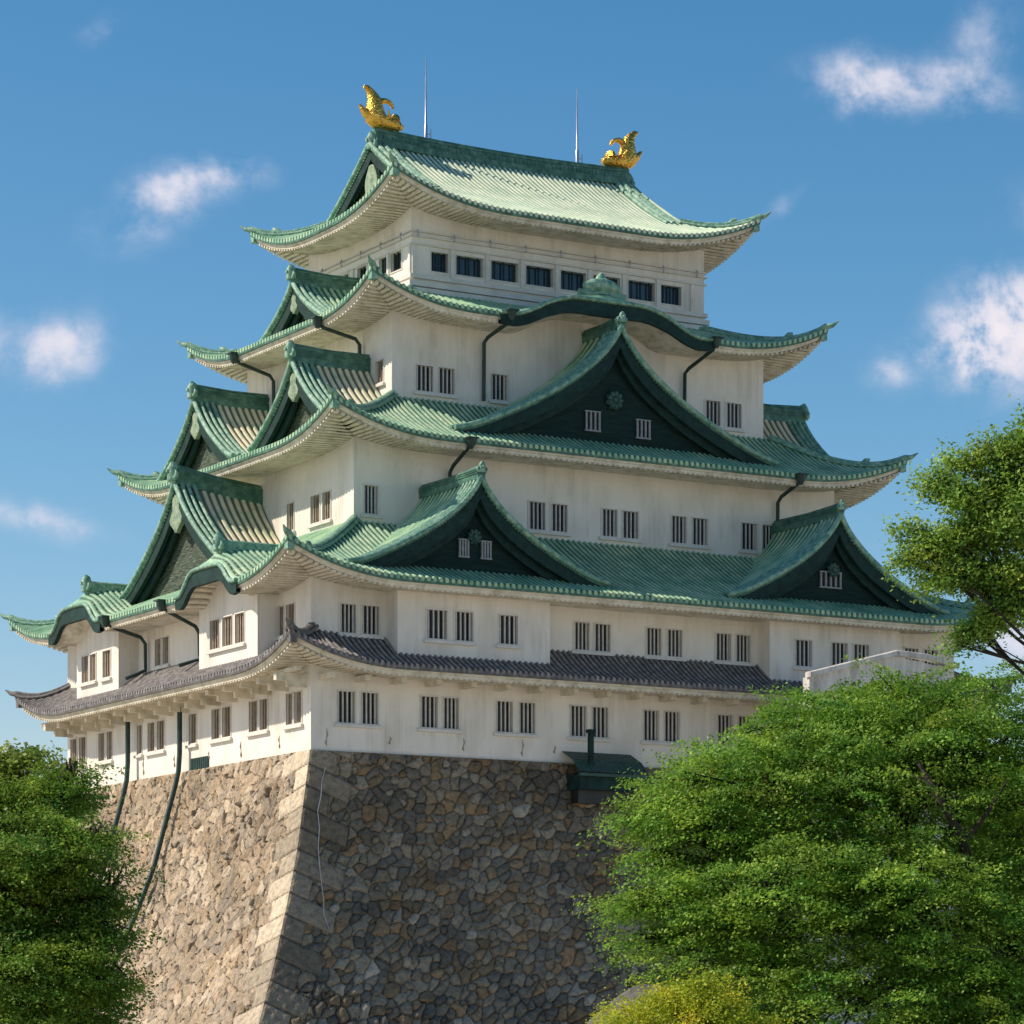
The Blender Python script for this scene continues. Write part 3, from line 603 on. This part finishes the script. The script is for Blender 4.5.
for f_, m_ in (('L', lambda v: v), ('R', lambda v: W-v)):
    gable(f_, 16, m_(-.3), m_(5.0), 16.15, 7.4, 10.3, .12, 'tall gable between the two curved bays' if f_ == 'L' else None, 'lattice', 'copper_tan', per=.5, A=.14, pend='long', zslope=.12, orn=1.1, low=9.2)
    gable(f_, 9.7, m_(3.8), m_(8.5), 22.2, 5.3, 17.9, .12, 'near gable of the paired gables on the third storey roof' if f_ == 'L' else None, 'lattice', 'copper_tan', per=.42, pend='long')
    gable(f_, 22.3, m_(3.8), m_(8.5), 22.2, 5.3, 17.9, .12, 'far gable of the paired gables on the third storey roof' if f_ == 'L' else None, 'lattice', 'copper_tan', per=.42, pend='long')
    gable(f_, 16, m_(7.0), m_(11.2), 28.1, 4.5, 25.15, .12, 'small gable beneath the top storey' if f_ == 'L' else None, 'lattice', 'copper', per=.4, pend='long', orn=.9)
# ---- top roof gable ends, verges and main ridge
for sgx, nm in ((1, 'west'), (-1, 'east')):
    gx0 = GX if sgx == 1 else W-GX
    d_ = np.linspace(3.0, 8.9, 40)
    def zr(d): return R5.ze+(R5.zt-R5.ze)*((1-.32)*d/8.9+.32*(d/8.9)**2)
    gw = MB(); parts_ = []
    for s_ in (0, 1):
        vg = MB(); bb = MB(); parts_.append((vg, bb))
        yy = (lambda d: 7.1+d) if s_ == 0 else (lambda d: L-7.1-d)
        for o, rad, dz in ((-.05, .15, .05), (.35, .17, .14), (.75, .19, .16), (1.15, .17, .12)):
            vg.tube([(gx0+sgx*o, yy(d), float(zr(d))+dz) for d in d_], rad, 7)
        bb.grid(np.array([[(gx0+sgx*.02, yy(d), zr(d)-.1), (gx0+sgx*.02, yy(d), zr(d)-.9), (gx0+sgx*.25, yy(d), zr(d)-.9), (gx0+sgx*.5, yy(d), zr(d)-.15)] for d in d_]), False)
        for d in np.linspace(3.1, 8.8, 34): vg.tube([(gx0-sgx*.05, yy(d), float(zr(d))-.14), (gx0+sgx*.2, yy(d), float(zr(d))-.14)], .10, 6)
        gw.grid(np.array([[(gx0+sgx*.75, yy(d), 32.2), (gx0+sgx*.75, yy(d), zr(d)-.2)] for d in d_]), False)
    go = gw.obj('gable', 'lattice', keep, 'pointed gable end of the top roof'); [(vg.obj('verge', 'roll', go), bb.obj('barge_board', 'dark', go)) for vg, bb in parts_]
    pn = MB(); zt = 35.4
    for q in (-1, 1):
        pn.grid(np.array([[(gx0, 16, zt-k*.24), (gx0+sgx*.05, 16+q*(.25+.5*math.sin(k/9*math.pi)), zt-k*.24), (gx0+sgx*.3, 16+q*(.25+.5*math.sin(k/9*math.pi)), zt-k*.24)] for k in range(10)]), False)
        pn.grid(np.array([[(gx0+sgx*.5, 16+q*(.9+.28*k), 34.6-.16*k), (gx0+sgx*.5, 16+q*(1.9+.26*k), 33.2-.03*k)] for k in range(4)]), False)
    pn.obj('pendant', 'pendant', go)
rd = MB(); xs = np.linspace(GX+.2, W-GX-.2, 24); sag = lambda x: 36.55+.22*((x-KX)/8.8)**2
rd.beam([(x, 16, sag(x)) for x in xs], .55, -.35, .62); rd.beam([(x, 16, sag(x)) for x in xs], .95, -.25, .16)
rd.tube([(x, 16, sag(x)+.68) for x in xs], .2, 8)
for x in np.linspace(GX+.5, W-GX-.5, 60): rd.box((x-.05, 15.70, sag(x)+.15), (x+.05, 16.30, sag(x)+.5))
ro5 = rd.obj('main_ridge', 'ridge', keep, 'dark green ridge along the very top')
for x, d in ((GX+.1, (-1, 0, 0)), (W-GX-.1, (1, 0, 0))):
    on = MB(); ornament(on, (x, 16, 36.7), .9, d); on.obj('ridge_end', 'roll', ro5)
# golden fish
def fish(name, cx, sg, lab):
    b = MB(); T = lambda x, y, z: (cx+sg*(x-12.6), 16+y, z-.33)
    k_ = .0665; wx = lambda p: 11.29+(p-361)*k_; wz = lambda p: 37.82+(128-p)*.0545+.12
    def strip(mb, pts):
        rows = []
        for (ax, ay, bx, by, th) in pts:
            A = (wx(ax), wz(ay)); B = (wx(bx), wz(by)); row = []
            for q in range(13):
                a = math.tau*q/12; c1, s1 = math.cos(a), math.sin(a)
                row.append(T((A[0]+B[0])/2+(B[0]-A[0])/2*c1, th*s1, (A[1]+B[1])/2+(B[1]-A[1])/2*c1))
            rows.append(row)
        mb.grid(np.array(rows))
        for rg in (rows[0], rows[-1]): mb.add(rg[:-1], [tuple(range(12))])
    strip(b, [(403, 122, 402, 127, .16), (399, 118, 398, 129, .34), (394, 115.5, 392, 129.5, .46), (388, 116, 384, 129.5, .5), (385, 113.5, 374, 129, .56), (383.5, 109, 367, 123, .56), (382.5, 104, 366.5, 114, .50), (382, 99, 367.5, 107, .42), (378.5, 93.5, 368.5, 100, .32), (374, 89, 368, 94, .24), (369, 85, 366.5, 90, .16), (365, 85, 364, 89, .05)])
    o = b.obj(name, 'gold', keep, lab)
    f = MB()
    strip(f, [(377, 97, 381, 104, .2), (385, 95.5, 386, 101, .18), (390, 97, 389, 101.5, .15), (393.5, 100.5, 391, 103.5, .1), (394.5, 105.5, 393, 106, .03)])
    strip(f, [(369, 122, 369, 109, .3), (364.5, 119, 365, 109, .22), (361.5, 113, 363, 107, .14), (359.5, 107.5, 360.5, 106, .04)])
    strip(f, [(391, 119, 398, 119, .6), (391, 114.5, 397.5, 114.5, .5), (393, 111.5, 396, 112, .25)])
    strip(f, [(378, 127, 382, 121, .55), (372, 121, 377, 114, .62), (370, 116, 373, 110, .5)])
    for s_ in (-1, 1): f.tube([T(12.6, s_*.3, 38.3), T(12.9, s_*.62, 38.5), T(12.7, s_*.75, 38.85)], [.16, .12, .03], 6)
    f.obj('fins', 'gold', o)
fish('roof_fish', 12.6, 1, 'golden fish ornament with raised tail at the left end of the ridge')
fish('roof_fish', W-12.5, -1, 'golden fish ornament with raised tail at the right end of the ridge')
for x, zt in ((15.6, 42.1), (25.9, 41.9)):
    b = MB(); b.tube([(x, 16, 36.9), (x, 16, 38.2), (x, 16, 38.25), (x, 16, 40.2), (x, 16, zt)], [.11, .10, .065, .055, .02], 8)
    b.tube([(x+.28, 15.9, 36.9), (x+.28, 15.9, 38.0)], .035, 5); b.tube([(x, 16, 37.7), (x+.28, 15.9, 37.7)], .025, 5)
    b.obj('lightning_rod', 'steel', keep)

# ---- downpipes
def pipe(path, r=.11, lab=None, hopper=True):
    b = MB(); b.tube(path, r, 8)
    if hopper:
        x, y, z = path[0]; b.tube([(x, y, z-.25), (x, y, z), (x, y, z+.3)], [.12, .26, .3], 8); b.box((x-.33, y-.33, z+.28), (x+.33, y+.33, z+.36))
    return b.obj('downpipe', 'pipe', keep, lab)
pipe([(14.4, 4.2, 24.7), (14.4, 4.6, 24.4), (14.2, 6.4, 23.95), (14.15, 6.75, 23.7), (14.15, 6.78, 20.5)])
pipe([(27.9, 4.2, 24.7), (27.9, 4.6, 24.4), (27.5, 6.4, 23.65), (27.45, 6.75, 23.4), (27.45, 6.78, 20.5)])
pipe([(10.6, 2.0, 17.0), (10.6, 2.4, 16.8), (10.75, 4.2, 16.2), (10.75, 4.55, 15.9), (10.75, 4.58, 13.3)])
pipe([(32.2, 2.0, 17.0), (32.2, 2.4, 16.8), (32.4, 4.2, 16.4), (32.4, 4.55, 16.1), (32.4, 4.58, 13.0)])
pipe([(5.7, 10.4, 24.5), (6.1, 10.4, 24.3), (8.0, 10.3, 23.9), (8.25, 10.3, 23.6), (8.28, 10.3, 20.8)])
pipe([(5.7, 21.0, 24.5), (6.1, 21.0, 24.3), (8.0, 21.0, 23.8), (8.25, 21.0, 23.5), (8.28, 21.0, 20.6)])
pipe([(-2.8, 12.3, 8.6), (-2.3, 12.4, 8.35), (-.5, 12.9, 7.75), (-.22, 13.0, 7.4), (-.2, 13.0, 6.0), (-1.3, 13.3, 5.6)])
pipe([(-2.8, 19.9, 8.6), (-2.3, 19.9, 8.35), (-.5, 20.2, 7.95), (-.22, 20.2, 7.6), (-.2, 20.2, 6.1), (-1.3, 20.5, 5.6)])
for y in (14.95, 22.0):
    p = [(-1.9, y, 4.0), (-.75, y, 3.95), (-.5, y, 3.7), (-.5, y, 1.0)]
    for z in np.linspace(0, -15.5, 22): p.append((-float(batter(z))-.45, y-.0, float(z)))
    pipe(p, .15, 'long dark drain pipe running down the sunlit wall and stone base', False)
b = MB()
for k in range(9): b.box((-.10, 12.3+k*.24, .0+.02), (-.02, 12.42+k*.24, .62))
b.box((-.07, 12.2, -.02), (-.005, 14.5, .66)); b.obj('vent', 'pipe', keep, 'small dark louvred vent low on the sunlit wall')
for k, (x, y) in enumerate([(None, v) for v in (3.6, 8.2, 12.2, 16.7, 20.9, 24, 28.4)]+[(v, None) for v in (.9, 4.6, 9.0, 12.6, 14.6)]):
    a = .8+.35*math.sin(k*2.1); sc = MB(); P = lambda o, u, z: (-o, y+u, z) if x is None else (x+u, -o, z)
    sc.tube([P(.0, 0, .72+.4*a), P(.03, .05, .72+.1*a), P(.0, 0, .72-.1*a), P(.03, -.05, .72-.3*a), P(.0, .03, .72-.45*a)], [.012, .045, .025, .06, .012], 5)
    sc.obj('plaster_scar', 'brownbar', keep)
# small copper-roofed hatch over the stone base
h = MB(); h.box((15.15, -1.7, -1.5), (19.2, -.05, -.7)); hatch = h.obj('hatch', 'dark', keep, 'dark green copper hatch projecting over the stone base')
h = MB()
h.grid(np.array([[(x, -.1, .62+float(corr(np.array(x), .2, .03))), (x, -1.2, .1+float(corr(np.array(x), .2, .03))), (x, -1.95, -.6+float(corr(np.array(x), .2, .03)))] for x in np.arange(15.0, 19.4, .033)]), False)
h.box((15.0, -1.95, -.8), (19.38, -1.8, -.64)); h.obj('hatch_roof', 'crest', hatch)
h = MB(); h.box((15.85, -1.6, -.9), (16.1, -1.35, 1.7)); h.box((15.78, -1.68, 1.55), (16.17, -1.27, 1.72)); h.obj('post', 'dark', hatch)
h = MB(); h.box((15.3, -1.3, -2.2), (18.9, -.1, -1.5)); h.obj('hatch_shadow', 'pane', hatch)  # dark block standing in for the shadow below the hatch

# ------------------------------------------------------------------ pale parapet wall in front of the right end
pw = empty('parapet_wall', (30, -8, GROUND), 'pale weathered wall with sloping coping rising behind the maple, in front of the right end', 'wall')
b = MB(); pts = [(25.3, -8, 4.35), (31.4, -8, 5.95), (32.2, -7.9, 6.0)]
top = [(24.6, 4.2), (31.3, 5.9), (36.5, 5.95)]
b.add([(25.6, -8, GROUND), (31.3, -8, GROUND), (31.3, -8, 5.9), (25.6, -8, 4.45)], [(0, 1, 2, 3)])
b.add([(31.3, -8, GROUND), (36.5, -6.5, GROUND), (36.5, -6.5, 5.6), (31.3, -8, 5.9)], [(0, 1, 2, 3)])
b.add([(25.6, -8, GROUND), (25.6, -7.4, GROUND), (25.6, -7.4, 4.45), (25.6, -8, 4.45)], [(0, 1, 2, 3)])
b.add([(25.6, -8, 4.45), (31.3, -8, 5.9), (31.3, -7.4, 5.9), (25.6, -7.4, 4.45)], [(0, 1, 2, 3)])
b.add([(31.3, -8, 5.9), (36.5, -6.5, 5.6), (36.5, -4, 5.6), (31.3, -7.4, 5.9)], [(0, 1, 2, 3)])
b.obj('wall_face', 'weather', pw)
b = MB(); b.beam([(25.5, -8.0, 4.42), (28, -8.0, 5.07), (31.3, -8.02, 5.92)], .5, .0, .3); b.beam([(31.3, -8.02, 5.92), (34, -7.25, 5.95), (36.6, -6.5, 5.7)], .5, .0, .3); b.obj('coping', 'weather', pw)

# ------------------------------------------------------------------ trees
def leaves(rg, centers, outs, rad, thick, nper, size, droop=.25, flat=.35):
    """leaf-sized faces in flat drooping sprays; returns verts, faces, colour"""
    n = len(centers); k = rg.integers(int(nper*.6), int(nper*1.4), n); idx = np.repeat(np.arange(n), k); m = len(idx)
    a = rg.uniform(0, math.tau, m); r = np.sqrt(rg.uniform(0, 1, m))*rad[idx]*rg.uniform(.6, 1.15, m)
    off = np.stack([np.cos(a)*r, np.sin(a)*r, rg.normal(0, thick, m)-droop*r*r/np.maximum(rad[idx], .1)], -1)
    tl = rg.normal(0, .28, (n, 2))[idx]; off[:, 2] += tl[:, 0]*off[:, 0]+tl[:, 1]*off[:, 1]
    # elongate along the outward direction
    o = outs[idx]; off += o*(np.einsum('ij,ij->i', off, o)*.5)[:, None]
    c = centers[idx]+off
    nrm = rg.normal(0, flat, (m, 3)); nrm[:, 2] += 1; nrm[:, :2] += o[:, :2]*.35; nrm /= np.linalg.norm(nrm, axis=1)[:, None]
    t = rg.normal(0, 1, (m, 3)); t -= nrm*np.einsum('ij,ij->i', t, nrm)[:, None]; t /= np.linalg.norm(t, axis=1)[:, None]
    b = np.cross(nrm, t); s = size*rg.uniform(.6, 1.35, m)[:, None]
    V = np.stack([c-t*s, c-b*s*.62-nrm*s*.12, c+t*s, c+b*s*.62-nrm*s*.12], 1).reshape(-1, 3)
    F = np.arange(m*4).reshape(-1, 4)
    sb = rg.uniform(.72, 1.25, n)[idx]*rg.uniform(.85, 1.15, m); hue = rg.normal(0, .06, n)[idx]+rg.normal(0, .03, m)
    col = np.stack([sb*(1+hue*1.3), sb, sb*(1-hue*.8)], -1); col = np.repeat(np.clip(col, .2, 2), 4, 0)
    return V, F, col
def mesh_obj(name, V, F, m, parent, col, smooth=False):
    me = bpy.data.meshes.new(name); nv, nf = len(V), len(F)
    me.vertices.add(nv); me.vertices.foreach_set('co', V.ravel()); me.loops.add(nf*4); me.loops.foreach_set('vertex_index', F.ravel().astype(np.int32))
    me.polygons.add(nf); me.polygons.foreach_set('loop_start', np.arange(0, nf*4, 4, dtype=np.int32)); me.update(calc_edges=True)
    a = me.color_attributes.new('col', 'FLOAT_COLOR', 'POINT'); c4 = np.ones((nv, 4)); c4[:, :3] = col; a.data.foreach_set('color', c4.ravel())
    me.materials.append(MT[m]); me.validate(); o = bpy.data.objects.new(name, me); C.objects.link(o); o.parent = parent; o.location = -parent.location; return o
def tree(name, label, cat, basep, lobes, leafm, nspray, nper, size, srad, seed, trunk_r=.28, droop=.25, shell=.55, group=None, flat=.35, thick=.07, extra=(), hub=None):
    """lobes: (centre, (rx, ry, rz)) ellipsoids the crown fills; sprays sit mostly near the surface of each lobe"""
    rg = np.random.default_rng(seed); root = empty(name, basep, label, cat, group)
    vol = np.array([l[1][0]*l[1][1]*l[1][2] for l in lobes])**.7; vol /= vol.sum(); li = rg.choice(len(lobes), nspray, p=vol)
    d = rg.normal(0, 1, (nspray, 3)); d /= np.linalg.norm(d, axis=1)[:, None]; rad = (rg.uniform(0, 1, nspray)**(1/3))
    rad = np.where(rg.uniform(0, 1, nspray) < shell, rg.uniform(.76, 1.14, nspray), rad)
    ce = np.array([tuple(l[0]) for l in lobes])[li]; rs = np.array([l[1] for l in lobes])[li]
    cen = ce+d*rs*rad[:, None]*(1+.10*np.sin(d[:, :1]*9+d[:, 1:2]*7+d[:, 2:]*11))
    mid = np.average([tuple(l[0]) for l in lobes], axis=0, weights=vol)
    out = cen-mid; out[:, 2] *= .25; out /= (np.linalg.norm(out, axis=1)[:, None]+1e-6)
    keepm = cen[:, 2] > GROUND+.25; cen, out, li = cen[keepm], out[keepm], li[keepm]
    sr = srad*rg.uniform(.6, 1.4, len(cen))
    V, F, col = leaves(rg, cen, out, sr, thick, nper, size, droop, flat)
    mesh_obj('crown', V, F, leafm, root, col)
    tb = MB(); bp = Vector(basep)
    top = Vector(tuple(mid)) if hub is None else hub; tp = [bp, bp.lerp(top, .35)+Vector((rg.normal(0, .25), rg.normal(0, .25), 0)), bp.lerp(top, .7)+Vector((rg.normal(0, .35), rg.normal(0, .35), 0)), top]
    tb.tube(tp, [trunk_r*1.25, trunk_r, trunk_r*.75, trunk_r*.5], 10); tb.obj('trunk', 'bark', root)
    bm = MB()
    for i, (c_, r3) in enumerate(lobes):
        c_ = Vector(tuple(c_)); f0 = rg.uniform(.35, .9); s0 = tp[1].lerp(tp[3], f0); mdl = s0.lerp(c_, .5)+Vector((rg.normal(0, .3), rg.normal(0, .3), rg.uniform(0, .5)))
        bm.tube([s0, mdl, c_], [trunk_r*.5, trunk_r*.36, trunk_r*.22], 7)
        sel = np.where(li == i)[0]; rg.shuffle(sel)
        for j in sel[:26]:
            e = Vector(tuple(cen[j])); m2 = c_.lerp(e, .5)+Vector((0, 0, rg.uniform(.05, .4)))
            s1 = mdl.lerp(c_, rg.uniform(.2, 1)); bm.tube([s1, s1.lerp(m2, .8), e], [trunk_r*.17, trunk_r*.1, .012], 5, caps=False)
    for pts_, r_ in extra: bm.tube(pts_, [r_*(1-.7*k/(len(pts_)-1)) for k in range(len(pts_))], 8)
    bm.obj('limbs', 'bark', root)
    return root
def lob(px, py, dep, rx, rz, ry=None): return (at(px, py, dep), (rx, ry or rx*.9, rz))
D = 78.0; q = D/FPX
# right maple: broad dome
lb = [lob(905, 800, D, 165*q, 105*q), lob(760, 800, D-1, 115*q, 62*q), lob(705, 826, D-2, 66*q, 44*q), lob(876, 742, D+1, 104*q, 52*q), lob(985, 745, D+1.5, 100*q, 80*q),
      lob(1060, 840, D, 110*q, 120*q), lob(705, 905, D-2.4, 72*q, 42*q), lob(790, 900, D-3, 110*q, 62*q), lob(920, 920, D-3.2, 120*q, 80*q), lob(1040, 960, D-3, 100*q, 80*q),
      lob(740, 985, D-3, 90*q, 48*q), lob(860, 1010, D-3.6, 110*q, 60*q), lob(980, 1050, D-3.5, 120*q, 80*q), lob(745, 778, D+.5, 60*q, 32*q), lob(838, 712, D+1, 66*q, 26*q), lob(905, 700, D+1, 60*q, 24*q), lob(790, 735, D+.5, 50*q, 26*q), lob(655, 820, D-2, 34*q, 12*q), lob(650, 862, D-2.2, 30*q, 9*q), lob(640, 905, D-2.4, 34*q, 14*q), lob(650, 945, D-2.4, 30*q, 14*q), lob(690, 782, D-1, 36*q, 12*q)]
tree('maple_tree', 'broad bright green maple filling the lower right, hiding the right half of the stone base', 'tree', (*at(925, 1100, D+.5).xy, GROUND), lb, 'leafR', 3000, 150, .046, .62, 5, .30, flat=.6, thick=.06, shell=.62, droop=.32, extra=[([at(975, 880, D-2.8), at(960, 835, D-3.5), at(938, 795, D-3.7), at(918, 762, D-2.8)], .15), ([at(945, 808, D-3.6), at(925, 780, D-3.6), at(890, 768, D-3.2)], .07), ([at(962, 845, D-3.4), at(988, 812, D-3.5), at(1008, 780, D-3)], .07)])
D = 70.0; q = D/FPX
lb = [lob(x, y, D+dz, r*.95*q, r*.62*q) for x, y, r, dz in ((1000, 452, 22, 0), (968, 468, 19, .3), (942, 487, 20, 0), (970, 500, 24, -.4), (1010, 485, 28, .3), (913, 531, 10, 0), (922, 552, 17, -.2), (908, 563, 10, 0), (945, 545, 21, 0), (975, 535, 25, .4), (1012, 530, 30, -.4),
      (934, 584, 13, 0), (962, 572, 23, 0), (992, 580, 25, .3), (1020, 575, 26, 0), (1000, 612, 20, 0), (974, 632, 15, 0), (958, 645, 9, 0), (1060, 500, 60, 0), (1070, 600, 50, 0), (1110, 680, 60, 0), (1050, 440, 34, 0))]
tree('tall_tree', 'tall leafy tree whose crown enters from the right edge above the maple', 'tree', (*at(1190, 1100, D).xy, GROUND), lb, 'leafB', 1500, 80, .046, .36, 6, .10, hub=at(1130, 600, 70), droop=.15, flat=.7, thick=.12)
D = 62.0; q = D/FPX
lb = [lob(22, 900, D, 84*q, 62*q), lob(50, 850, D-1, 62*q, 38*q), lob(92, 905, D-1, 34*q, 26*q), lob(10, 990, D-1, 96*q, 60*q), lob(82, 962, D-1.5, 44*q, 30*q), lob(-40, 860, D, 80*q, 80*q), lob(20, 805, D+.3, 56*q, 26*q), lob(62, 1015, D-1, 56*q, 36*q),
      lob(100, 838, D-1, 26*q, 8*q), lob(56, 800, D, 42*q, 14*q), lob(118, 880, D-1.2, 20*q, 6*q), lob(112, 935, D-1.4, 26*q, 9*q), lob(108, 985, D-1.2, 26*q, 10*q), lob(70, 775, D, 26*q, 9*q)]
tree('maple_tree', 'dark green maple in the lower left corner, in front of the stone base', 'tree', (*at(10, 1100, D+.5).xy, GROUND), lb, 'leafL', 1500, 135, .037, .46, 8, .24, flat=.6, thick=.05, shell=.62, droop=.32)
D = 90.0; q = D/FPX
lb = [lob(25, 785, D, 46*q, 34*q), lob(-10, 830, D, 60*q, 50*q), lob(10, 765, D, 26*q, 18*q), lob(58, 800, D, 24*q, 16*q), lob(-40, 880, D, 70*q, 70*q)]
tree('broadleaf_tree', 'lighter green tree rising behind the dark maple at the left edge', 'tree', (*at(-60, 1100, D).xy, GROUND), lb, 'leafU', 520, 55, .075, .5, 12, .25, flat=.6)
D = 56.0; q = D/FPX
lb = [lob(680, 1050, D, 88*q, 54*q), lob(628, 1056, D-.5, 46*q, 34*q), lob(735, 1062, D, 52*q, 46*q), lob(700, 1006, D, 36*q, 26*q)]
tree('yellow_shrub', 'rounded golden yellow shrub at the bottom edge below the maple', 'shrub', (*at(700, 1100, D).xy, GROUND), lb, 'leafY', 900, 90, .030, .24, 14, .08, droop=.0, flat=.8, thick=.07)
# boulder behind the shrub
b = MB(); bp = at(645, 1085, 66); bp.z = GROUND
th = np.linspace(0, math.tau, 49); ph = np.linspace(0, math.pi/2, 24); rows = []
for a in th:
    row = []
    for p_ in ph:
        r0 = 1+.16*math.sin(3*a+1)*math.sin(2*p_)+.06*math.sin(5*a+4*p_)*math.sin(2*p_)
        row.append((bp.x+math.cos(a)*math.sin(p_+.0001)*1.5*r0, bp.y+math.sin(a)*math.sin(p_+.0001)*1.2*r0, bp.z-.1+(math.cos(p_)**.8*3.05+.25*math.sin(p_*5+a)*math.sin(p_))))
    rows.append(row)
b.grid(np.array(rows)); b.obj('boulder', 'rock', None, 'large grey boulder, coloured dark for its shade, partly hidden behind the yellow shrub', 'rock', loc=tuple(bp))
